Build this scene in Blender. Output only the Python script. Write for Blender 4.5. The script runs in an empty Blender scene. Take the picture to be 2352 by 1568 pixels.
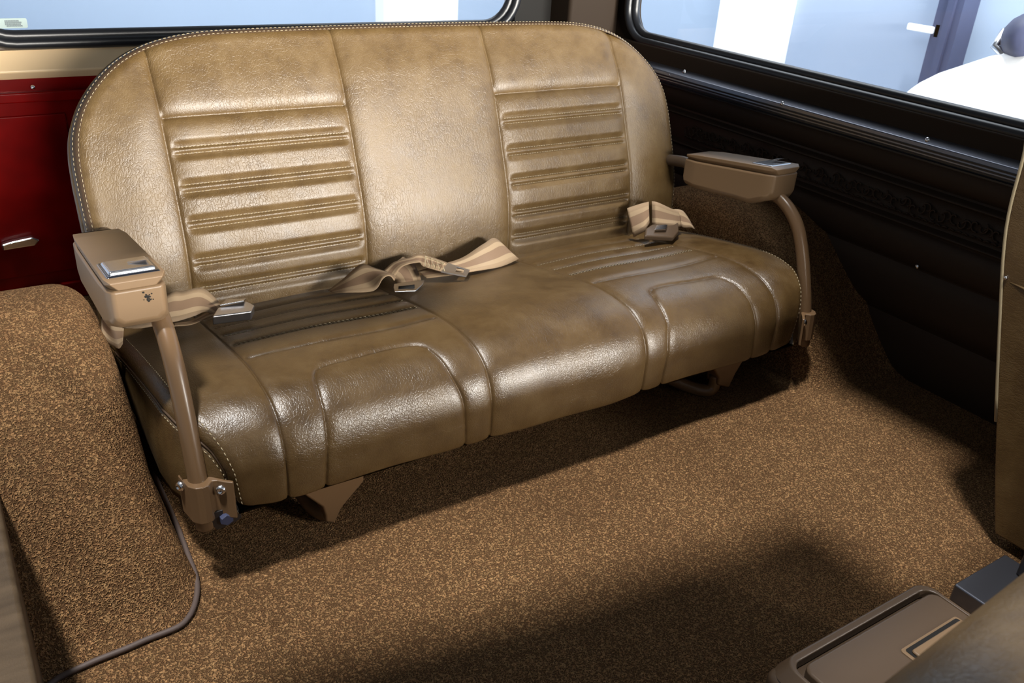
import bpy, math, random
import numpy as np
from mathutils import Vector, Matrix, noise
random.seed(7)
SC = bpy.context.scene
COL = SC.collection
# ------------------------------------------------------------------ camera
CAMPOS = Vector((0, 0, .8))
YAW, PITCH, ROLL, FPX = 0.6027610, 0.4726112, 0.0656707, 2019.807
cy, sy, cp, sp, cr, sr = math.cos(YAW), math.sin(YAW), math.cos(PITCH), math.sin(PITCH), math.cos(ROLL), math.sin(ROLL)
_f = Vector((sy*cp, cy*cp, -sp)); _r = Vector((cy, -sy, 0)); _u = _r.cross(_f)
_r2 = cr*_r + sr*_u; _u2 = -sr*_r + cr*_u
cam = bpy.data.cameras.new('camera'); camo = bpy.data.objects.new('camera', cam); COL.objects.link(camo)
m = Matrix((_r2, _u2, -_f)).transposed().to_4x4(); m.translation = CAMPOS
camo.matrix_world = m
cam.sensor_width = 36; cam.lens = 36*FPX/2352; cam.clip_start = .01; cam.clip_end = 60
cam.dof.use_dof = True; cam.dof.focus_distance = 1.15; cam.dof.aperture_fstop = 15
SC.camera = camo
# ------------------------------------------------------------------ world, lights, exposure
SC.view_settings.view_transform = 'Standard'; SC.view_settings.look = 'None'
SC.view_settings.gamma = 1; SC.view_settings.use_curve_mapping = False
SC.view_settings.exposure = 0.0
w = bpy.data.worlds.new('world'); SC.world = w; w.use_nodes = True
bg = w.node_tree.nodes['Background']; bg.inputs[0].default_value = (.80, .90, 1, 1); bg.inputs[1].default_value = .22
sun = bpy.data.lights.new('showroom_sun', 'SUN'); sun.energy = 4.2; sun.angle = math.radians(5.5); sun.color = (1, .97, .93)
suno = bpy.data.objects.new('showroom_sun', sun); COL.objects.link(suno)
suno.rotation_euler = Vector((.22, .03, -1)).to_track_quat('-Z', 'Y').to_euler()

def area(name, loc, target, sx_, sy_, power, color):
    l = bpy.data.lights.new(name, 'AREA'); l.shape = 'RECTANGLE'; l.size = sx_; l.size_y = sy_; l.energy = power; l.color = color
    o = bpy.data.objects.new(name, l); COL.objects.link(o); o.location = loc
    o.rotation_euler = (Vector(target)-Vector(loc)).to_track_quat('-Z', 'Y').to_euler(); return o
# daylight from an unseen source, inferred from the backrest sheen, coming in through windscreen and passenger window
area('hall_daylight', (1.45, -2.5, 1.0), (.75, 1.2, .45), 3.2, .55, 800, (1, .95, .87))
# added fill lights brightening the neighbouring car and the walls behind
area('outside_fill', (2.5, 2.6, 2.3), (3.4, 2.9, 0), 2.0, 2.5, 75, (.93, .96, 1))
area('outside_fill', (1.6, 4.2, 2.4), (2.2, 6.4, 0), 4.0, 1.5, 38, (.93, .96, 1))

# ------------------------------------------------------------------ helpers
def ray(px, py):
    return (_r2*((px-1176)/FPX) - _u2*((py-784)/FPX) + _f)
def at(px, py, ax, val):
    """point of the photograph (px,py) on the world plane axis=val"""
    d = ray(px, py); t = (val-CAMPOS[ax])/d[ax]
    return CAMPOS + d*t
def tag(o, label=None, cat=None, group=None, kind=None):
    if label: o['label'] = label
    if cat: o['category'] = cat
    if group: o['group'] = group
    if kind: o['kind'] = kind
    return o
def empty(name, loc=(0, 0, 0), label=None, cat=None, group=None):
    o = bpy.data.objects.new(name, None); COL.objects.link(o); o.location = loc; o.empty_display_size = .05
    return tag(o, label, cat, group)
def mesh(name, V, F, mat, parent=None, smooth=True, bevel=0, seg=2, label=None, autos=None, solid=0):
    me = bpy.data.meshes.new(name); me.from_pydata([tuple(v) for v in V], [], F); me.update()
    if smooth: me.polygons.foreach_set('use_smooth', [True]*len(me.polygons))
    me.materials.append(mat)
    o = bpy.data.objects.new(name, me); COL.objects.link(o)
    if parent:
        o.parent = parent
        o.matrix_parent_inverse = Matrix.Translation(-world_loc(parent))
    if solid:
        md = o.modifiers.new('s', 'SOLIDIFY'); md.thickness = solid; md.offset = 0
    if bevel:
        md = o.modifiers.new('b', 'BEVEL'); md.width = bevel; md.segments = seg; md.limit_method = 'ANGLE'; md.angle_limit = math.radians(35)
        md.harden_normals = True
    if label: o['label'] = label
    return o
def world_loc(o):
    p = Vector(o.location)
    while o.parent:
        p = p + o.matrix_parent_inverse.translation; o = o.parent; p = p + Vector(o.location)
    return p
class MB:
    def __init__(s): s.V = []; s.F = []
    def add(s, V, F):
        n = len(s.V); s.V += [Vector(v) for v in V]; s.F += [tuple(i+n for i in f) for f in F]; return s
    def box(s, a, b):
        (x0, y0, z0), (x1, y1, z1) = a, b
        return s.add([(x0,y0,z0),(x1,y0,z0),(x1,y1,z0),(x0,y1,z0),(x0,y0,z1),(x1,y0,z1),(x1,y1,z1),(x0,y1,z1)],
                     [(0,3,2,1),(4,5,6,7),(0,1,5,4),(1,2,6,5),(2,3,7,6),(3,0,4,7)])
    def hexa(s, P):   # 8 points: bottom loop 4, top loop 4
        return s.add(P, [(0,3,2,1),(4,5,6,7),(0,1,5,4),(1,2,6,5),(2,3,7,6),(3,0,4,7)])
    def prism(s, poly, h0, h1, ax=2):
        """polygon in the two other axes extruded along axis ax"""
        n = len(poly)
        def mk(p, h):
            l = list(p); l.insert(ax, h); return tuple(l)
        V = [mk(p, h0) for p in poly]+[mk(p, h1) for p in poly]
        F = [tuple(range(n))[::-1], tuple(range(n, 2*n))]+[(i, (i+1) % n, (i+1) % n+n, i+n) for i in range(n)]
        return s.add(V, F)
    def tube(s, P, r, n=14, cap=True, flat=1.0):
        P = [Vector(p) for p in P]; rr = r if isinstance(r, (list, tuple)) else [r]*len(P)
        T = [(P[min(i+1, len(P)-1)]-P[max(i-1, 0)]).normalized() for i in range(len(P))]
        a = Vector((0, 0, 1)) if abs(T[0].z) < .9 else Vector((1, 0, 0))
        N = (a - T[0]*a.dot(T[0])).normalized(); V = []
        for i, p in enumerate(P):
            N = (N - T[i]*N.dot(T[i])).normalized(); B = T[i].cross(N)
            for k in range(n):
                t = 2*math.pi*k/n; V.append(p + (N*math.cos(t)*flat + B*math.sin(t))*rr[i])
        F = []
        for i in range(len(P)-1):
            for k in range(n):
                F.append((i*n+k, i*n+(k+1) % n, (i+1)*n+(k+1) % n, (i+1)*n+k))
        if cap: F += [tuple(range(n))[::-1], tuple(range((len(P)-1)*n, len(P)*n))]
        return s.add(V, F)
    def lathe(s, prof, c, axis, n=20):
        """prof list of (radius, height along axis)"""
        A = Vector(axis).normalized(); a = Vector((0, 0, 1)) if abs(A.z) < .9 else Vector((1, 0, 0))
        N = (a-A*a.dot(A)).normalized(); B = A.cross(N); c = Vector(c); V = []; F = []
        for r, h in prof:
            for k in range(n):
                t = 2*math.pi*k/n; V.append(c+A*h+(N*math.cos(t)+B*math.sin(t))*max(r, 1e-5))
        for i in range(len(prof)-1):
            for k in range(n):
                F.append((i*n+k, i*n+(k+1) % n, (i+1)*n+(k+1) % n, (i+1)*n+k))
        F += [tuple(range(n))[::-1], tuple(range((len(prof)-1)*n, len(prof)*n))]
        return s.add(V, F)
    def grid(s, G):
        G = [[Vector(p) for p in row] for row in G]; nr, nc = len(G), len(G[0])
        return s.add([p for row in G for p in row],
                     [(i*nc+j, i*nc+j+1, (i+1)*nc+j+1, (i+1)*nc+j) for i in range(nr-1) for j in range(nc-1)])
    def build(s, name, mat, parent=None, **k): return mesh(name, s.V, s.F, mat, parent, **k)
def catmull(P, n=8):
    P = [np.array(p, float) for p in P]; Q = [2*P[0]-P[1]]+P+[2*P[-1]-P[-2]]; out = []
    for i in range(1, len(Q)-2):
        for k in range(n):
            t = k/n; a, b, c, d = Q[i-1:i+3]
            out.append(.5*((2*b)+(c-a)*t+(2*a-5*b+4*c-d)*t*t+(3*b-a-3*c+d)*t**3))
    out.append(P[-1]); return out
def sstep(x, a, b):
    t = np.clip((x-a)/(b-a), 0, 1); return t*t*(3-2*t)

# ------------------------------------------------------------------ materials
def newmat(name, color=(.5,.5,.5), rough=.5, metal=0, spec=.5):
    m = bpy.data.materials.new(name); m.use_nodes = True
    b = m.node_tree.nodes['Principled BSDF']
    b.inputs['Base Color'].default_value = (*color, 1); b.inputs['Roughness'].default_value = rough
    b.inputs['Metallic'].default_value = metal; b.inputs['Specular IOR Level'].default_value = spec
    return m
class NT:
    def __init__(s, m): s.t = m.node_tree; s.n = s.t.nodes; s.l = s.t.links; s.b = s.n['Principled BSDF']
    def node(s, typ, **k):
        o = s.n.new(typ)
        for a, v in k.items():
            if a in o.inputs: o.inputs[a].default_value = v
            else: setattr(o, a, v)
        return o
    def coord(s, scale=(1,1,1), rot=(0,0,0)):
        g = s.n.new('ShaderNodeNewGeometry'); mp = s.n.new('ShaderNodeMapping')
        mp.inputs['Scale'].default_value = scale; mp.inputs['Rotation'].default_value = rot
        s.l.new(g.outputs['Position'], mp.inputs[0]); return mp.outputs[0]
    def noise(s, co, scale, detail=4, rough=.5, dist=0):
        n = s.n.new('ShaderNodeTexNoise'); n.inputs['Scale'].default_value = scale; n.inputs['Detail'].default_value = detail
        n.inputs['Roughness'].default_value = rough; n.inputs['Distortion'].default_value = dist
        s.l.new(co, n.inputs['Vector']); return n.outputs['Fac']
    def vor(s, co, scale, feat='DISTANCE_TO_EDGE', rnd=1):
        n = s.n.new('ShaderNodeTexVoronoi'); n.feature = feat; n.inputs['Scale'].default_value = scale
        n.inputs['Randomness'].default_value = rnd
        s.l.new(co, n.inputs['Vector']); return n.outputs['Distance']
    def ramp(s, fac, stops):
        r = s.n.new('ShaderNodeValToRGB'); s.l.new(fac, r.inputs[0]); e = r.color_ramp.elements
        while len(e) < len(stops): e.new(.5)
        for i, (p, c) in enumerate(stops):
            e[i].position = p; e[i].color = (*c, 1) if len(c) == 3 else c
        return r.outputs[0]
    def math(s, op, a, b=None, clamp=False):
        n = s.n.new('ShaderNodeMath'); n.operation = op; n.use_clamp = clamp
        for i, v in enumerate((a, b)):
            if v is None: continue
            if isinstance(v, (int, float)): n.inputs[i].default_value = v
            else: s.l.new(v, n.inputs[i])
        return n.outputs[0]
    def mix(s, fac, a, b):
        n = s.n.new('ShaderNodeMix'); n.data_type = 'RGBA'
        for i, v in ((0, fac), (6, a), (7, b)):
            if isinstance(v, (int, float)): n.inputs[i].default_value = v
            elif isinstance(v, tuple): n.inputs[i].default_value = (*v, 1)
            else: s.l.new(v, n.inputs[i])
        return n.outputs[2]
    def bump(s, h, dist, strength=1, prev=None):
        n = s.n.new('ShaderNodeBump'); n.inputs['Distance'].default_value = dist; n.inputs['Strength'].default_value = strength
        s.l.new(h, n.inputs['Height'])
        if prev: s.l.new(prev, n.inputs['Normal'])
        return n.outputs[0]
    def out(s, color=None, normal=None, rough=None):
        if color is not None: s.l.new(color, s.b.inputs['Base Color'])
        if normal is not None: s.l.new(normal, s.b.inputs['Normal'])
        if rough is not None: s.l.new(rough, s.b.inputs['Roughness'])

def leather(name, c0, c1, c2, stretch=(1,1,.30), rough=.45, wr=.00034, sheen=0):
    m = newmat(name, c1, rough, 0, .8); N = NT(m)
    co = N.coord(); f = N.noise(co, 17, 7, .68)
    fine = N.noise(co, 90, 3, .6)
    f2 = N.math('ADD', N.math('MULTIPLY', f, .8), N.math('MULTIPLY', fine, .2))
    col = N.ramp(f2, [(.30, c0), (.5, c1), (.72, c2)])
    cs = N.coord(stretch)
    dn = N.n.new('ShaderNodeTexNoise'); dn.inputs['Scale'].default_value = 60; dn.inputs['Detail'].default_value = 3; N.l.new(co, dn.inputs['Vector'])
    vm = N.n.new('ShaderNodeVectorMath'); vm.operation = 'MULTIPLY_ADD'; vm.inputs[1].default_value = (.012,)*3
    N.l.new(dn.outputs['Color'], vm.inputs[0]); N.l.new(cs, vm.inputs[2])
    w1 = N.math('MULTIPLY', N.math('MINIMUM', N.vor(vm.outputs[0], 230), .14), 5)
    w0 = N.noise(cs, 70, 4, .6, .5); w2 = N.noise(cs, 190, 3, .6, .3)
    w1 = N.math('ADD', w1, N.math('ADD', N.math('MULTIPLY', w0, 1.6), N.math('MULTIPLY', w2, 1.2)))
    area = N.ramp(N.noise(co, 7, 2), [(.35, (.35,)*3), (.65, (1,)*3)])
    w1 = N.math('MULTIPLY', w1, area)
    gr = N.vor(co, 900, 'F1')
    n1 = N.bump(w1, wr, .8); n2 = N.bump(gr, .00016, .7, n1)
    N.out(col, n2, N.ramp(f, [(.3, (rough*.9,)*3), (.7, (rough*1.15,)*3)]))
    return m
M = {}
LO = ((.072,.040,.013), (.112,.066,.021), (.152,.096,.036))
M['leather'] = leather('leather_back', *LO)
M['leather_shaded'] = leather('leather_back_shaded', (.050,.027,.009), (.080,.045,.014), (.112,.068,.024), wr=.00024, stretch=(1,.33,1), rough=.36)  # backrest leather darkened: shade put into the cushion and front seat colour
M['binding'] = newmat('leather_binding', (.075,.045,.025), .45)
M['thread'] = newmat('stitch_thread', (.35,.285,.175), .7)
M['plastic'] = newmat('tan_plastic', (.185,.118,.064), .42)
M['plastic_dark'] = newmat('brown_plastic', (.080,.052,.032), .38)
M['paint'] = newmat('tan_painted_metal', (.150,.088,.044), .3)
M['chrome'] = newmat('chrome', (.80,.81,.85), .2, 1)
M['steel'] = newmat('brushed_steel', (.62,.61,.62), .3, 1)
M['dark_metal'] = newmat('dark_metal', (.05,.045,.045), .35, .6)
M['rubber'] = newmat('black_rubber', (.012,.013,.016), .35)
M['matt_black'] = newmat('black_cloth', (.006,.005,.004), .9)  # flat near-black for back wall, slots and paint chips
# belt webbing: wide stripes along the strap (uses uv)
m = newmat('belt_webbing', (.32,.22,.13), .6); N = NT(m)
uv = N.n.new('ShaderNodeUVMap'); sx = N.n.new('ShaderNodeSeparateXYZ'); N.l.new(uv.outputs[0], sx.inputs[0])
st = N.ramp(sx.outputs[0], [(0, (.36,.25,.15)), (.17, (.43,.31,.19)), (.33, (.26,.165,.10)), (.66, (.43,.31,.19))]); N.n[st.node.name].color_ramp.interpolation = 'CONSTANT'
e = st.node.color_ramp.elements.new(.83); e.color = (.27,.185,.11,1)
wv = N.n.new('ShaderNodeTexWave'); wv.inputs['Scale'].default_value = 30; wv.bands_direction = 'Y'; N.l.new(uv.outputs[0], wv.inputs['Vector'])
N.out(st, N.bump(wv.outputs['Fac'], .0004, .5)); M['belt'] = m
# looped carpet
def carpet(name, ca, cb, cc, scale=1.0, bd=.0035):
    m = newmat(name, cb, .95, 0, .1); N = NT(m); co = N.coord()
    n1 = N.noise(co, 310*scale, 1, .4, .5)
    ridge = N.math('ABSOLUTE', N.math('SUBTRACT', n1, .5))
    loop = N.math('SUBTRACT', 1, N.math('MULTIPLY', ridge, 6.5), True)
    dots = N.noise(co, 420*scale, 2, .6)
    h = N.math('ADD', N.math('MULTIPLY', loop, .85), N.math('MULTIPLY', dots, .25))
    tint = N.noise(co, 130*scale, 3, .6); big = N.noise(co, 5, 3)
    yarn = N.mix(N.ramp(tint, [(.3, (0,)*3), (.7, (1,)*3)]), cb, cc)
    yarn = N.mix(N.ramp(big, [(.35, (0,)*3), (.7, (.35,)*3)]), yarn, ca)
    col = N.mix(N.ramp(h, [(.30, (.9,)*3), (.62, (.25,)*3), (.95, (0,)*3)]), yarn, tuple(v*.42 for v in ca))  # shade between the loops put into the yarn colour
    N.out(col, N.bump(h, bd, 1)); return m
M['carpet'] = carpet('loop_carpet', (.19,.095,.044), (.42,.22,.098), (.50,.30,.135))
# vinyl side panel
m = newmat('dark_vinyl', (.028,.016,.009), .6, 0, .35); N = NT(m); N.out(None, N.bump(N.vor(N.coord(), 700, 'F1'), .0002, .6)); M['vinyl'] = m
M['vinyl_brown'] = newmat('brown_vinyl_trim', (.024,.015,.009), .75, 0, .2)
m = newmat('vinyl_trim_olive', (.13,.085,.045), .45); N = NT(m)
N.out(N.ramp(N.noise(N.coord((1,6,6)), 12, 5), [(.35, (.062,.040,.021)), (.7, (.105,.070,.039))]), N.bump(N.vor(N.coord(), 600, 'F1'), .0002, .6)); M['vinyl_olive'] = m
M['tan_strip'] = newmat('tan_trim_paint', (.85,.62,.36), .4)
m = newmat('red_paint', (.19,.0015,.002), .30, 0, .12); N = NT(m)
N.out(N.ramp(N.noise(N.coord(), 7, 3), [(.35, (.10,.001,.001)), (.65, (.26,.002,.002))])); N.b.inputs['Coat Weight'].default_value = .04; M['red'] = m
m = newmat('alloy_rail', (.20,.21,.25), .28, .85); M['rail'] = m
# window glass with dust
m = bpy.data.materials.new('window_glass'); m.use_nodes = True; nt = m.node_tree; nt.nodes.clear()
o_ = nt.nodes.new('ShaderNodeOutputMaterial'); tr = nt.nodes.new('ShaderNodeBsdfTransparent'); gl = nt.nodes.new('ShaderNodeBsdfGlossy'); mx = nt.nodes.new('ShaderNodeMixShader')
tr.inputs[0].default_value = (.93,.97,1,1); gl.inputs['Roughness'].default_value = .02; mx.inputs[0].default_value = .05
nt.links.new(tr.outputs[0], mx.inputs[1]); nt.links.new(gl.outputs[0], mx.inputs[2]); nt.links.new(mx.outputs[0], o_.inputs[0]); M['glass'] = m
M['out_blue'] = newmat('blue_grey_wall', (.34,.43,.56), .6)
M['out_door'] = newmat('grey_door_paint', (.31,.38,.50), .5)
M['out_dark'] = newmat('navy_frame', (.05,.06,.12), .5)
M['out_white'] = newmat('white_wall', (.95,.95,.95), .6)
M['car_white'] = newmat('white_car_paint', (.95,.95,.95), .2)
M['out_floor'] = newmat('showroom_floor', (.55,.58,.62), .4)
M['sticker'] = newmat('faded_sticker', (.27,.34,.33), .7)
M['ink'] = newmat('sticker_ink', (.13,.16,.17), .8)

CX = .7246; WR = 1.492; WL = -.02; YB = 1.88
# ------------------------------------------------------------------ setting
def struct(name, mb, mat, **k):
    o = mb.build(name, mat, **k); o['kind'] = 'structure'; return o
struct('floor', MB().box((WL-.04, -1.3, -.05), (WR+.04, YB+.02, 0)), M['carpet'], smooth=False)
# right side wall: shell under the window, pillar, front part
b = MB(); b.box((WR, -1.3, 0), (WR+.05, YB, .43)); 
# horizontal padded channels of the door card
for z0, z1, d in ((.115,.215,.012), (.218,.283,.010), (.287,.30,.016), (.352,.366,.016), (.37,.425,.012), (0.0,.11,.006)):
    n = 8; poly = [(WR-d*math.sin(math.pi*k/n)**.5, z0+(z1-z0)*k/n) for k in range(n+1)] if z1-z0 > .02 else [(WR-d*math.sin(math.pi*k/n), z0+(z1-z0)*k/n) for k in range(n+1)]
    b.add([(x, -1.2, z) for x, z in poly]+[(x, 1.62, z) for x, z in poly], [(i, i+1, i+1+n+1, i+n+1) for i in range(n)])
struct('wall_right', b, M['vinyl'])
# embossed scroll band on the door card
b = MB()
for k in range(60):
    y = .70+k*.0135; z = .327+.004*math.sin(k*1.7); a = .6*math.sin(k*2.3)
    P = []
    for q in range(15):
        t = q/14*4.6+k*2.1; r = .0105*(1-q/20)
        P.append((WR-.0035, y+r*math.cos(t), z+r*1.15*math.sin(t)))
    b.tube(P, .0019, 5)
    b.tube([(WR-.003, y-.006, .308+.002*(k % 2)), (WR-.004, y, .311), (WR-.003, y+.006, .308)], .0018, 5)
struct('trim_1', b, M['vinyl'])
# upper band, seal, ledge rail
struct('trim_2', MB().box((WR-.006, -1.2, .452), (WR+.05, YB, .49)), M['vinyl_brown'], bevel=.004)
b = MB(); b.prism([(WR-.030, .420), (WR-.034, .428), (WR-.030, .447), (WR-.004, .456), (WR+.004, .452), (WR+.004, .418), (WR-.01, .414)], -1.2, 1.72, 1)
t = []
# prism() with ax=1 takes (x,z)
rail = struct('trim_3', b, M['rail'], bevel=.002)
b = MB()
for k in range(4): b.box((WR-.034-.001, -1.2, .4185+k*.0062), (WR-.028, 1.7, .4185+k*.0062+.003))
mesh('rib', b.V, b.F, M['rubber'], rail, smooth=False)
for px, py in ((1540,172), (1797,238), (2130,321), (1572,165), (2107,612)):
    p = at(px, py, 0, WR-.028) if py < 500 else at(px, py, 0, WR-.008)
    s = MB().lathe([(.0045, 0), (.0045, .0015), (.003, .003), (.001, .0035)], p, (-1, 0, .35), 14)
    mesh('screw', s.V, s.F, M['chrome'], rail)
# pillars
struct('trim_4', MB().box((WR-.02, 1.815, -.0), (WR+.06, YB+.02, 1.0)), M['vinyl_brown'], bevel=.01)
struct('trim_5', MB().box((1.345, 1.80, .45), (WR, YB+.03, 1.0)), M['vinyl_brown'], bevel=.012)
# rounded glass frame builder: loops in a plane
def rrect(u0, u1, v0, v1, r, n=8):
    P = []
    for cx_, cy_, a0 in ((u1-r, v1-r, 0), (u0+r, v1-r, 90), (u0+r, v0+r, 180), (u1-r, v0+r, 270)):
        for k in range(n+1):
            a = math.radians(a0+90*k/n); P.append((cx_+r*math.cos(a), cy_+r*math.sin(a)))
    return P
def window(name, ax, pos, rect, r, sealr, deep):
    """rubber seal as a swept loop plus a pane; the setting's window"""
    L = rrect(*rect, r); loop = []
    for u, v in L:
        loop.append((pos, u, v) if ax == 0 else (u, pos, v))
    b = MB(); b.tube(loop+[loop[0]], sealr, 10, cap=False)
    L2 = rrect(rect[0]-.012, rect[1]+.012, rect[2]-.012, rect[3]+.012, r+.012)
    loop2 = [((pos+deep, u, v) if ax == 0 else (u, pos+deep, v)) for u, v in L2]
    b.tube(loop2+[loop2[0]], sealr*1.0, 10, cap=False)
    o = struct(name, b, M['rubber'])
    n = len(L)
    mesh('pane', [((pos, u, v) if ax == 0 else (u, pos, v)) for u, v in L], [tuple(range(n))], M['glass'], o, smooth=False)
    return o
_g = [at(x, y, 0, WR+.02) for x, y in ((1562, 99), (2347, 281))]
window('window_1', 0, WR+.02, (.30, at(1458, 30, 0, WR+.02).y, (_g[0].z+_g[1].z)/2-.004, 1.0), .062, .0105, -.012)
_u = at(1458, 30, 0, WR+.02).y; _v = (_g[0].z+_g[1].z)/2-.004
_P = [(_u-.062+.070*math.sin(a), _v+.062-.070*math.cos(a)) for a in np.linspace(0, math.pi/2, 10)]
struct('trim_11', MB().prism([(_u-.062, .48), (1.83, .48), (1.83, 1.0), (_u+.008, 1.0)]+_P[::-1], WR+.012, WR+.045, 0), M['vinyl_brown'], smooth=False)
w2 = window('window_2', 1, YB, (.085, 1.225, .514, .95), .075, .0105, -.012)
w2['kind'] = 'structure'
# tailgate wall around the rear window
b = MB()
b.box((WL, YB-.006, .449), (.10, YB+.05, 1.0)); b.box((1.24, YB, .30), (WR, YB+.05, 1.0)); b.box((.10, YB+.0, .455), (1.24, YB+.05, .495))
struct('wall_back', b, M['matt_black'], smooth=False)
tg = empty('tailgate', (CX, YB, 0), 'glossy dark red painted tailgate panel behind the left end of the bench', 'tailgate')
b = MB(); b.box((WL, YB-.012, 0), (WR, YB+.03, .445)); b.box((WL, YB-.024, .40), (WR, YB-.01, .418)); b.box((WL, YB-.022, .0), (WR, YB-.01, .035))
for x in (.02, .30, .62, .95): b.box((x, YB-.0155, .06), (x+.20, YB-.01, .375))
b.build('panel', M['red'], tg, smooth=False, bevel=.004)
MB().lathe([(.004, 0), (.004, .004), (.002, .006)], (.172, YB-.024, .428), (0, -1, 0), 12).build('screw', M['chrome'], tg)
# latch handle recess plate on the tailgate
p0 = at(5, 570, 1, YB-.03); p1 = at(92, 552, 1, YB-.03)
b = MB(); b.prism([(p0.x, p0.z-.004), (p1.x-.01, p1.z-.008), (p1.x, p1.z+.002), (p1.x-.012, p1.z+.010), (p0.x+.02, p0.z+.012), (p0.x, p0.z+.008)], YB-.035, YB-.018, 1)
b.build('handle', M['chrome'], tg, bevel=.003)
b = MB(); b.prism([(YB-.02, .456), (YB-.055, .4535), (YB-.06, .449), (YB-.055, .440), (YB-.02, .438)], WL, 1.25, 0)
# profile: tan face leaning towards the cabin
b = MB(); b.add([(WL, YB-.004, .494), (1.25, YB-.004, .494), (1.25, YB-.030, .456), (WL, YB-.030, .456), (WL, YB-.004, .434), (1.25, YB-.004, .434)],
               [(0, 3, 2, 1), (3, 4, 5, 2), (0, 1, 5, 4)])
tr6 = struct('trim_6', b, M['tan_strip'], smooth=False, bevel=.004)
struct('trim_7', MB().box((WL, YB-.014, .491), (1.25, YB+.01, .501)), M['plastic_dark'], smooth=False, bevel=.003)
# left side: inner quarter panel the camera looks along, and the carpet stops at it
struct('wall_left', MB().box((WL-.05, .30, -.02), (WL, YB, .165)), M['vinyl_olive'], smooth=False, bevel=.006)
struct('trim_8', MB().box((WL-.012, .30, .0), (WL+.004, .80, .012)), M['vinyl_olive'], bevel=.003)
# unseen roof, openings added and shaped to steer the overhead light (above the frame)
b = MB(); z0, z1 = 1.08, 1.11
b.box((WL-.06, -1.3, z0), (WR+.06, -.30, z1)); b.box((WL-.06, -.30, z0), (.20, .38, z1)); b.box((.20, .34, z0), (.95, .38, z1)); b.box((.95, -.30, z0), (WR+.06, .38, z1)); b.prism([(WL-.06, .38), (.72, .38), (.72, .575), (.30, .625), (WL-.06, .69)], z0, z1); b.box((1.09, .38, z0), (WR+.06, 1.32, z1))
b.box((WL-.06, 1.32, z0), (WR+.06, YB+.05, z1)); b.box((.0, 1.04, z0), (.44, 1.32, z1))
struct('ceiling_mask', b, M['vinyl'], smooth=False)
struct('wall_upper', MB().box((WR-.02, -1.3, 1.0), (WR+.06, YB, z0)).box((WL, YB, .95), (WR, YB+.05, z0)), M['vinyl'], smooth=False)

struct('wall_front_block', MB().box((WL-.06, -1.08, -.05), (WR+.06, -1.0, .74)), M['vinyl'], smooth=False)  # unseen dash wall, added to block low light from the front
# ------------------------------------------------------------------ wheel wells
ARCH = [(.845, 0), (.872, .014), (.909, .060), (.94, .098), (.971, .133), (1.017, .180), (1.061, .214), (1.12, .244), (1.19, .262), (1.25, .266), (1.33, .254), (1.42, .215), (1.50, .16), (1.57, .08), (1.61, 0)]
_c = [at(x, y, 2, .004) for x, y in ((120,1567),(145,1551),(217,1518),(290,1489),(340,1467),(406,1441),(431,1420),(446,1391),(453,1355),(449,1320),(438,1290),(417,1235),(398,1188))]
_f9 = _c[:9]; _w9 = .1886
FOOT = ([0]+[min(1, (p.x-WL)/_w9) for p in _f9[:-1]]+[1], [_f9[0].y-.012-.845]+[p.y-.845+.006 for p in _f9])
def wheel_well(sign, label):
    xo = WL if sign < 0 else WR
    e = empty('wheel_well', (xo, 1.3, 0), label, 'wheel well')
    A = catmull(ARCH, 10); G = []
    for (y, z) in A:
        z = max(z, 0.0)
        row = []
        full = abs((CX-.556) - WL) if sign < 0 else abs(WR-(CX+.556))   # depth from the wall at the floor
        top = full-.024*min(1, z/.16)
        R = min(.05, z*.5+.001)
        # the front foot leans back with distance from the wall (rounded corner on the floor)
        pts = [(0, z)]
        for k in range(1, 8): pts.append(((top-R)*k/7, z))
        for k in range(1, 9):
            a = math.pi/2*k/8; pts.append((top-R+R*math.sin(a), z-R+R*math.cos(a)))
        for k in range(1, 7):
            t = k/6; pts.append((top+(full-top)*t**2.2, (z-R)*(1-t)))
        for d, zz in pts:
            s_ = d/full; yy = y + (np.interp(s_, *FOOT)*max(0, 1-z/.24) if y < 1.3 else 0)
            row.append((xo - sign*d, yy, zz))
        G.append(row)
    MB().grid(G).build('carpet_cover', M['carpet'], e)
    # edge binding cord along the floor line
    P = [(r[-1]) for r in G if 1]
    foot = [Vector((p[0]-sign*-.0, p[1], .004)) for p in G[0]]
    line = foot + [Vector((xo - sign*full, y, .004)) for y in np.linspace(foot[-1].y+.02, 1.7, 30)]
    # round the outer corner
    L = []
    for i, p in enumerate(line):
        a = line[max(0, i-3):i+4]; L.append(sum(a, Vector())/len(a))
    if sign < 0: MB().tube(catmull([(WL-.0, _c[0].y-.006, .004)]+[tuple(p) for p in _c]+[(_c[-1].x+.002, 1.3, .004)], 5), .0036, 8).build('binding_cord', M['cord'], e)
    return e
M['cord'] = newmat('grey_brown_binding', (.10,.072,.062), .6)
wheel_well(-1, 'carpeted wheel well hump at the left end of the bench, grey cord along its foot')
wheel_well(1, 'carpeted wheel well hump at the right end of the bench, mostly in shadow')

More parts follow.
